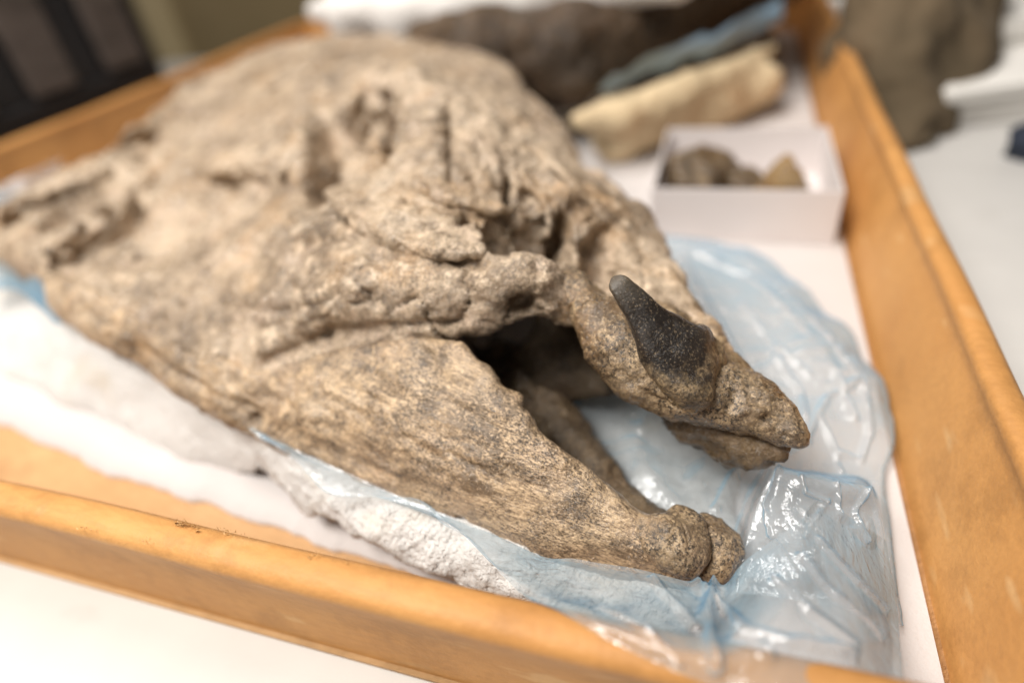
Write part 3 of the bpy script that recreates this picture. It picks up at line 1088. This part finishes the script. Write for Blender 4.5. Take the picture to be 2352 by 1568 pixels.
s.noise(.9, .16, 5, 65)
s.refresh()
s.layers(1.0, .08, 2.5, 66)
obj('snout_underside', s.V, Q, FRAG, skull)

# the black horn
path = resample(ats([(1600, 892, 5.9), (1580, 850, 6.9), (1552, 812, 7.8), (1502, 752, 8.7), (1460, 697, 9.5), (1428, 660, 10.0), (1407, 637, 10.25)]), 48)
NH = 48
rad = np.interp(np.linspace(0, 1, NH), [0, .15, .3, .5, .72, .88, .95, .985, 1], [.9, 1.3, 1.36, .92, .55, .39, .31, .2, .05])
up = np.array([0, -.35, 1.0])
V, n = [], 64
for k in range(NH):
    t = path[min(k + 1, NH - 1)] - path[max(k - 1, 0)]
    t /= np.linalg.norm(t)
    a = np.cross(t, up)
    a /= np.linalg.norm(a)
    b = np.cross(a, t)
    for q in range(n):
        th = 2 * math.pi * q / n
        rr = rad[k] * (1 + .08 * math.cos(2 * th + .8) - .11 * math.cos(3 * th + .5) + .03 * math.cos(7 * th))
        V.append(path[k] + rr * (math.cos(th) * a + math.sin(th) * b * .85))
idx = np.arange(NH * n).reshape(NH, n)
Q = np.stack([idx[:-1], np.roll(idx[:-1], -1, 1), np.roll(idx[1:], -1, 1), idx[1:]], -1).reshape(-1, 4)
V = np.array(V)
N = vnormals(V, Q)
V = V + N * ((fbm(V, .8, 4, .55, seed=71) * .07 + fbm(V, .2, 3, seed=72) * .02) * np.clip(np.repeat(rad, n) / .9, .25, 1))[:, None]
Q = Q.tolist() + [idx[-1].tolist()]
ho = obj('horn', V, Q, HORN, skull)
ho.data.attributes.new('along', 'FLOAT', 'POINT').data.foreach_set('value', (np.repeat(np.linspace(0, 1, NH), n) + .16 * ((V - np.repeat(path, n, 0)) @ np.array([.951, .287, -.114])) / 1.5).astype(np.float32))

# ------------------------------------------------------------------ blue polythene bag
bag = thing('plastic_bag', 'thin pale blue plastic bag spread out under the fossil skull and over the tray rim', 'plastic bag', (2, 14, 1))


def folds(P, lam, n, seed, soft=.06):
    """straight sharp creases of crumpled film, -1..1"""
    g = np.random.default_rng(seed)
    out = np.zeros(len(P))
    warp = fbm(P, lam * 2.5, 2, seed=seed) * .5
    for k in range(n):
        a = g.uniform(0, math.pi)
        ph = (P[:, 0] * math.cos(a) + P[:, 1] * math.sin(a) + .5 * P[:, 2]) / lam + g.uniform(0, 1) + warp
        tri = np.sqrt((np.abs(ph - np.floor(ph) - .5) - .25) ** 2 * 0 + (ph - np.floor(ph) - .5) ** 2 + soft ** 2)
        m = np.clip(vnoise(P, lam * 1.7, seed + 31 * k) * 1.6 + .15, 0, 1)
        out += (.5 - tri) * m
    return out


def bag_piece(name, rows, nu, nv, coarse=.25, fine=.04, seed=0, lam=3.2, lamf=.8, soft=.1, pleats=()):
    V, Q = sheet([ats(r) for r in rows], nu, nv)
    N = vnormals(V, Q)
    iu, iv = np.divmod(np.arange(nu * nv), nv)
    m = np.clip(np.minimum.reduce([iu, nu - 1 - iu, iv + 2, nv + 1 - iv]) / 8.0, .25, 1)
    zone = np.clip(.35 + 1.3 * fbm(V, 2.4, 2, seed=seed + 12), 0, 1.3)
    d = folds(V, lam, 4, seed, soft) * coarse + folds(V, lamf, 4, seed + 3, soft) * fine * zone + fbm(V, 2.5, 3, seed=seed + 5) * coarse * .25
    V = V + N * (d * m)[:, None]
    if pleats:
        s = Sculpt(V, Q, 0)
        sg = 1.0 if s.N[:, 2].mean() > 0 else -1.0
        for L, wd, hg in pleats:
            s.stroke(L, wd, -hg * sg, wob=.12)
        V = s.V
    return obj(name, V, Q, BAG, bag)


bag_piece('bag_sheet', [
    [(1440, 500, 2.1), (1440, 640, 2.0), (1440, 760, 2.0), (1350, 900, 2.0), (1250, 1000, 2.0), (1300, 1120, 2.0), (1440, 1230, 2.1), (1560, 1340, 2.2)],
    [(1500, 535, 2.4), (1580, 650, 2.4), (1640, 760, 2.3), (1660, 860, 2.2), (1560, 970, 2.1), (1520, 1080, 2.1), (1580, 1190, 2.1), (1660, 1320, 2.3)],
    [(1560, 545, 2.2), (1680, 650, 2.3), (1760, 770, 2.2), (1800, 900, 2.1), (1780, 1010, 2.2), (1730, 1110, 2.2), (1720, 1210, 2.2), (1760, 1330, 2.3)],
    [(1620, 550, 1.7), (1770, 660, 1.9), (1880, 790, 2.0), (1930, 920, 1.8), (1920, 1020, 1.5), (1890, 1110, 1.3), (1880, 1220, 1.2), (1900, 1350, 1.3)],
    [(1652, 557, 1.1), (1745, 590, 1.1), (1850, 679, 1.1), (1963, 805, 1.1), (2026, 925, 1.1), (2032, 1010, 1.1), (2014, 1130, 1.0), (2036, 1300, .9), (2058, 1430, .9)],
    [(1655, 560, .75), (1745, 592, .75), (1850, 680, .8), (1965, 805, .8), (2030, 925, .8), (2036, 1010, .8), (2018, 1130, .8), (2040, 1300, .8), (2062, 1430, .8)]],
    260, 220, .45, .12, 3, 3.6, 1.0, .06, pleats=[
    ([(1565, 590), (1640, 730), (1720, 870), (1800, 970)], .16, .32), ([(1600, 585), (1720, 640), (1830, 740), (1920, 860), (1960, 960)], .14, .3), ([(1660, 570), (1790, 660), (1900, 770), (1980, 890), (1995, 1000)], .12, .22),
    ([(1850, 1000), (1900, 915), (1965, 875)], .12, .3), ([(1930, 1040), (1975, 1060), (1998, 990), (1985, 880), (1950, 820)], .1, .26), ([(1500, 950), (1460, 1010), (1480, 1080), (1560, 1170)], .4, .25), ([(1640, 1040), (1600, 1110), (1610, 1200), (1650, 1260)], .4, .25),
    ([(1640, 1180), (1690, 1090), (1780, 1040), (1850, 1010)], .16, .34), ([(1690, 1240), (1720, 1150), (1760, 1080)], .12, .3), ([(1780, 820), (1840, 900), (1850, 960)], .1, .25),
    ([(1880, 960), (1920, 1040), (1930, 1090)], .1, .22), ([(1700, 700), (1790, 800), (1860, 860)], .1, .22)])
bag_piece('bag_fold', [
    [(1790, 1075, 2.3), (1850, 1080, 2.0), (1930, 1085, 1.6), (1995, 1100, 1.3), (2020, 1150, 1.1)],
    [(1785, 1066, 4.0), (1830, 1080, 4.2), (1910, 1092, 4.2), (1960, 1098, 4.1), (2004, 1114, 3.7)],
    [(1750, 1130, 3.7), (1810, 1150, 4.0), (1890, 1165, 4.0), (1960, 1170, 3.8), (2022, 1175, 3.3)],
    [(1725, 1200, 3.2), (1790, 1215, 3.6), (1880, 1235, 3.7), (1965, 1235, 3.5), (2034, 1240, 2.6)],
    [(1702, 1285, 2.6), (1770, 1280, 3.0), (1870, 1290, 3.3), (1960, 1300, 3.0), (2036, 1310, 2.0)],
    [(1690, 1360, 2.2), (1780, 1370, 2.4), (1880, 1390, 2.4), (1980, 1400, 2.2), (2056, 1410, 1.2)]],
    200, 180, .22, .14, 17, 1.6, .5, .07, pleats=[
    ([(1790, 1080), (1760, 1160), (1770, 1230)], .08, .2), ([(1840, 1095), (1850, 1130), (1900, 1150), (1850, 1230)], .07, .18), ([(1990, 1125), (1960, 1180), (1990, 1240)], .07, .18), ([(1920, 1110), (1930, 1180), (1900, 1250)], .07, .16)])
TOP = [(570, 975, 4.35), (674, 1028, 4.2), (800, 1086, 3.95), (930, 1144, 3.75), (1040, 1186, 3.6), (1150, 1234, 3.5), (1250, 1278, 3.4), (1316, 1281, 3.75), (1374, 1291, 3.8), (1469, 1306, 3.75), (1573, 1332, 3.5), (1640, 1348, 3.4), (1672, 1335, 3.5), (1706, 1292, 4.1), (1788, 1228, 4.8), (1837, 1195, 5.0), (1885, 1148, 4.6), (1960, 1190, 3.6), (2036, 1240, 2.2)]
BOT = [(574, 990, 4.2), (674, 1055, 4.2), (747, 1128, 4.0), (843, 1142, 3.9), (948, 1147, 3.9), (1018, 1204, 3.8), (1092, 1246, 3.9), (1150, 1316, 4.4), (1208, 1370, 5.0), (1283, 1401, 5.9), (1400, 1470, 5.85), (1550, 1540, 5.8), (1640, 1575, 5.7), (1800, 1640, 5.7), (1950, 1660, 5.6), (2082, 1600, 4.0)]
MID = [(572, 982, 4.35), (674, 1040, 4.3), (770, 1100, 4.05), (890, 1142, 3.9), (1000, 1180, 3.8), (1110, 1240, 3.8), (1190, 1285, 4.0), (1290, 1330, 4.3), (1390, 1370, 4.7), (1500, 1400, 5.0), (1600, 1430, 5.1), (1680, 1440, 4.9), (1760, 1400, 5.3), (1830, 1360, 5.4), (1900, 1330, 4.6), (1980, 1330, 3.6), (2062, 1400, 2.0)]
MID2 = [(573, 986, 4.35), (674, 1048, 4.3), (758, 1114, 4.05), (866, 1142, 3.95), (974, 1165, 3.9), (1060, 1222, 3.9), (1130, 1290, 4.2), (1220, 1345, 4.8), (1310, 1378, 5.5), (1420, 1430, 5.9), (1540, 1480, 6.0), (1660, 1510, 5.9), (1770, 1510, 5.7), (1880, 1500, 5.4), (1980, 1490, 4.6), (2072, 1500, 2.8)]
bag_piece('bag_apron', [TOP, MID, MID2, BOT], 420, 120, .2, .05, 29, 2.8, .7, .1, pleats=[
    ([(1640, 1350), (1620, 1430), (1640, 1520)], .16, .4), ([(1600, 1345), (1690, 1420), (1760, 1500)], .14, .3), ([(1700, 1460), (1800, 1480), (1950, 1500)], .16, .35), ([(1500, 1330), (1560, 1400), (1600, 1450)], .12, .2),
    ([(1780, 1330), (1850, 1400), (1960, 1480)], .1, .25), ([(1840, 1280), (1920, 1370), (2020, 1460)], .1, .25), ([(1880, 1240), (1960, 1330), (2030, 1400)], .09, .2), ([(1380, 1400), (1480, 1450), (1560, 1520)], .1, .2)])
bag_piece('bag_edge', [[(-60, 598, 5), (0, 600, 5), (60, 612, 5.2), (105, 655, 5.3), (150, 720, 5.2)], [(-60, 640, 4.2), (0, 640, 4.2), (50, 652, 4.4), (90, 690, 4.5), (140, 735, 4.6)], [(-60, 668, 3.8), (0, 665, 3.8), (48, 672, 4.0), (85, 705, 4.2), (130, 745, 4.4)], [(0, 640, 2.2), (60, 640, 2.2), (110, 660, 2.4), (150, 700, 2.6), (200, 740, 2.8)]], 40, 24, .1, .03, 41)
bag_piece('bag_edge', [[(-60, 440, 6.0), (0, 424, 6.0), (60, 398, 6.2), (140, 362, 6.3)], [(-60, 470, 5.5), (0, 450, 5.5), (60, 424, 5.6), (140, 386, 5.7)], [(-60, 500, 5), (0, 480, 5), (60, 450, 5), (140, 412, 5)], [(60, 520, 2.6), (110, 500, 2.6), (160, 470, 2.6), (230, 430, 2.6)]], 40, 26, .1, .03, 43)

# ------------------------------------------------------------------ small white box with fragments
wb = thing('specimen_box', 'small white open card box holding brown bone fragments by the side wall', 'box', (1.5, 41, .55))
bx0, bx1, by0, by1, bz0, bz1 = -3.8, 6.8, 35.6, 46.0, .56, 3.9
for nm, lo, hi in (('box_base', (bx0 + .13, by0 + .13, bz0), (bx1 - .13, by1 - .13, bz0 + .12)),
                   ('box_side', (bx0, by0, bz0), (bx1, by0 + .13, bz1)), ('box_side', (bx0, by1 - .13, bz0), (bx1, by1, bz1)),
                   ('box_side', (bx0, by0 + .131, bz0), (bx0 + .13, by1 - .131, bz1 - .01)), ('box_side', (bx1 - .13, by0 + .131, bz0), (bx1, by1 - .131, bz1 - .01))):
    V, Q = box_mesh(lo, hi, .03)
    obj(nm, V, Q, BOXW, wb, flat=True)


def lump(name, label, cat, c, rad, seed, mat, rough=.35, rz=0, sub=4, group=None):
    bm = bmesh.new()
    bmesh.ops.create_icosphere(bm, subdivisions=sub, radius=1)
    V = np.array([v.co[:] for v in bm.verts])
    bm.verts.index_update()
    Q = [[v.index for v in f.verts] for f in bm.faces]
    bm.free()
    n = fbm(V, .9, 4, seed=seed) * rough
    # facets: clip by a few random planes so that the piece looks broken
    r = np.random.default_rng(seed)
    for k in range(9):
        d = r.normal(size=3)
        d /= np.linalg.norm(d)
        h = r.uniform(.5, .85)
        o = V @ d - h
        V = V - np.maximum(o, 0)[:, None] * d * .9
    V = V * (1 + n)[:, None] * np.array(rad)
    V = rot_z(V, rz, (0, 0, 0)) + np.array(c)
    o = obj(name, V, Q, mat, loc=(c[0], c[1], c[2] - rad[2] * .7))
    tag(o, label, cat, group)
    return o


lump('bone_fragment', 'largest dark brown bone fragment leaning in the left corner of the small white box', 'bone fragment', (-1.3, 40.5, 2.6), (2.4, 2.6, 2.3), 3, FRAG, rz=.5)
lump('bone_fragment', 'dark brown bone fragment lying in the middle of the small white box', 'bone fragment', (1.6, 39.8, 1.7), (1.7, 2.2, 1.5), 5, FRAG, rz=1.1)
lump('bone_fragment', 'golden brown bone fragment nearest the bright right side of the small white box', 'bone fragment', (4.0, 39.4, 2.2), (1.5, 1.6, 1.9), 8, OCHRE, rz=.2)
lump('bone_fragment', 'ochre bone fragment lying against the front side of the small white box', 'bone fragment', (2.9, 37.3, 2.1), (1.7, 1.0, 1.6), 13, OCHRE, rz=0)

# ------------------------------------------------------------------ second specimen at the back of the tray
rj = thing('plaster_jacket', 'yellowed cream plaster jacket lying across the back right of the tray', 'plaster cradle', (-2, 53, 2))
fld = Field((-16, 40, .3), (7.5, 62, 9), .3)
fld.chain(C((1330, 282, 4.6, .9), (1420, 268, 4.4, 1.4), (1550, 225, 4.6, 1.3), (1690, 160, 4.9, .95), (1808, 88, 5.4, .4)), .5)
fld.chain([np.r_[-8, 49, 2.6, 2], np.r_[-1, 56, 2.6, 2.2], np.r_[3, 59, 3, 1.8]], .8)
V, Q = fld.mesh()
s = Sculpt(V, Q, 1)
s.noise(4, .3, 3, 81)
s.refresh()
s.noise(.8, .12, 3, 82)
obj('jacket_body', s.V, Q, CREAM, rj)
V, Q = sheet([ats(r) for r in ([(1370, 215, 6.3), (1420, 200, 6.3), (1500, 168, 6.3), (1640, 120, 6.6), (1720, 85, 6.8), (1800, 45, 7.2)],
                               [(1385, 195, 7.0), (1430, 175, 7.0), (1510, 140, 7.2), (1640, 95, 7.6), (1725, 55, 7.8), (1800, 15, 8.2)],
                               [(1400, 180, 7.4), (1440, 160, 7.6), (1520, 118, 7.9), (1650, 72, 8.2), (1730, 28, 8.6), (1805, -15, 9.0)])], 80, 14)
V += fbm(V, 1.5, 3, seed=5)[:, None] * np.array([.2, .2, .25])
obj('jacket_lining', V, Q, plain('blue_film', (.27, .42, .56), (.36, .50, .63), 20, .3), rj)
fld = Field((-26, 40, .6), (9, 89, 18), .4)
fld.chain(C((960, 110, 9.0, 2.0), (1120, 110, 9.2, 2.8), (1280, 110, 8.4, 3.0), (1420, 70, 8.4, 3.2), (1600, 20, 8.2, 3.2), (1740, -20, 8.2, 2.6)), 1.0)
fld.chain(C((1180, 170, 6.5, 2.0), (1320, 190, 6.0, 1.8), (1500, 120, 6, 2.0), (1700, 60, 6, 1.8)), 1.0)
fld.chain([np.r_[-14, 58, 10, 3.5], np.r_[-4, 62, 12, 4.2], np.r_[3.5, 68, 12, 3.8]], 1.0)  # extra bulk added above the view to shade the back right corner
fld.chain([np.r_[2.0, 70, 9, 3.0], np.r_[3.4, 76, 9, 3.6], np.r_[3.4, 84, 9, 3.6]], 1.0)  # unseen extension, added to keep lamp light off the rear right wall
fld.chain([np.r_[-10, 60, 4, 3.5], np.r_[1, 66, 4, 3.0]], 1.0)
V, Q = fld.mesh()
s = Sculpt(V, Q, 1)
s.noise(5, .5, 3, 85)
s.refresh()
s.noise(1, .12, 3, 86)
o = obj('fossil_bone', s.V, Q, REAR, loc=(-4, 52, 3))
tag(o, 'dark brown fossil bone resting in the cream plaster jacket behind the skull', 'fossil bone')
fld = Field((-60, 40, .56), (8, 84, 17), .5)
fld.chain(C((730, 25, 10.4, 1.1), (800, 22, 10.8, 1.8), (920, 22, 10.9, 2.0), (1050, 8, 11.4, 1.9), (1220, -15, 11.8, 1.8), (1380, -40, 12.2, 1.8), (1560, -50, 12.4, 1.4)), 1.0)
for p_ in C((800, 22, 10.8, 1.8), (920, 22, 10.9, 2.0), (1050, 8, 11.4, 1.9), (1220, -15, 11.8, 1.8), (1380, -40, 12.2, 1.8)):
    fld.chain([p_, np.r_[p_[0], p_[1] + 2.0, 2.8, 3.2]], 2.0)
V, Q = fld.mesh()
s = Sculpt(V, Q, 1)
s.noise(5, .3, 3, 91)
o = obj('plaster_lump', s.V, Q, WHITELUMP, loc=(-25, 57, 2))
tag(o, 'long white plaster lump lying behind the fossil skull at the back of the tray', 'plaster lump')


# ------------------------------------------------------------------ things round the tray, all far out of focus
def aty(u, v, y):
    d = np.array([u - CX, v - CY, F])
    t = y / (d @ AY)
    p = d * t
    return np.array([p @ AX, y, HC + p @ AZ])


def atx(u, v, x):
    d = np.array([u - CX, v - CY, F])
    t = x / (d @ AX)
    p = d * t
    return np.array([x, p @ AY, HC + p @ AZ])


wx = -66.0
y1 = atx(345, 90, wx)[1]
crate = thing('slatted_crate', 'black crate with dark upright slats standing behind the left tray wall', 'crate', (wx - 15, 45, 0))
V, Q = box_mesh((wx - 30, 2, .1), (wx - .6, y1, 36), .5)
obj('crate_body', V, Q, BLACK, crate, flat=True)
for k in range(9):
    y = y1 - 7.4 - k * 9.6
    V, Q = box_mesh((wx - .59, y, 7.5), (wx + .4, y + 5.2, 32), .3)
    obj('slat', V, Q, SLAT, crate, flat=True)
for zz in ((.3, 7.2), (32.2, 35.8)):
    V, Q = box_mesh((wx - .58, 2.5, zz[0]), (wx + .2, y1 - .4, zz[1]), .2)
    obj('rail', V, Q, BLACK, crate, flat=True)

cb = thing('cupboard', 'khaki cupboard with a paler upright edge far behind the tray', 'cupboard', (-60, 150, -75))
x0 = aty(322, 40, 150)[0]
x1 = aty(392, 40, 150)[0]
V, Q = box_mesh((x0, 150, -75), (x1, 190, 110), .4)
obj('upright', V, Q, BEIGE, cb, flat=True)
V, Q = box_mesh((x1 + .05, 152, -75), (aty(1100, 40, 150)[0], 189, 108), .4)
obj('door', V, Q, KHAKI, cb, flat=True)
V, Q = box_mesh((x1 + 3, 151, 60), (aty(1090, 40, 150)[0], 151.95, 62))
obj('moulding', V, Q, OLIVE, cb, flat=True)

b = at(2105, 330, 0)


def CY_(*L):
    return [np.r_[aty(u, v, y), rr] for u, v, y, rr in L]


BU = (CY_((2098, 318, 53, 1.4), (2075, 260, 56, 2.2), (2045, 130, 59, 3.0), (2040, 20, 63, 4)), CY_((2120, 260, 57, 2.2), (2170, 140, 64, 3.0), (2205, 50, 72, 3.2)), CY_((2120, 60, 66, 4.5), (2160, -40, 73, 5)), CY_((2070, 200, 60, 3.4), (2150, 120, 64, 3.6)))
al = np.vstack([np.array(x) for x in BU])
fld = Field((al[:, 0].min() - 7, al[:, 1].min() - 7, -2), (al[:, 0].max() + 7, al[:, 1].max() + 7, al[:, 2].max() + 8), .6)
for pts in BU:
    fld.chain(pts, 1.6)
    fld.chain([np.r_[p_[:2], max(p_[2] - 4, 0), p_[3]] for p_ in pts], 1.6)
V, Q = fld.mesh()
V[:, 2] = np.maximum(V[:, 2], .05)
s = Sculpt(V, Q, 1)
s.noise(4, .9, 4, 95)
s.V[:, 2] = np.maximum(s.V[:, 2], .05)
o = obj('cloth_bundle', s.V, Q, OLIVE, loc=(b[0] + 8, b[1] + 8, 0))
tag(o, 'dark olive brown cloth bundle on the white table behind the tray corner', 'cloth bundle')

for lab, (u, v, z), wd, dp, ht, rz in (('low white paper stack at the far right edge beyond the olive bundle', (2345, 215, 0), 11, 6, 3.2, .3),
                                       ('white paper stack farthest back at the right beyond the olive bundle', (2345, 115, 0), 17, 9, 5.5, .25)):
    p = at(u, v, z)
    ps = thing('paper_stack', lab, 'paper stack', p, 'paper stacks at the far right')
    for k in range(3):
        h = ht / 3
        V, Q = box_mesh((p[0] - wd, p[1] - dp, .05 + k * h), (p[0] + wd, p[1] + dp, (k + 1) * h - .1), .1)
        V = rot_z(V, rz + .06 * (k - 1), p)
        obj('ream', V, Q, PAPER, ps, flat=True)
lump('cloth_pad', 'small navy blue cloth pad on the table at the right edge', 'cloth pad', at(2440, 330, 1.2), (3, 3.5, 2.4), 23, NAVY)
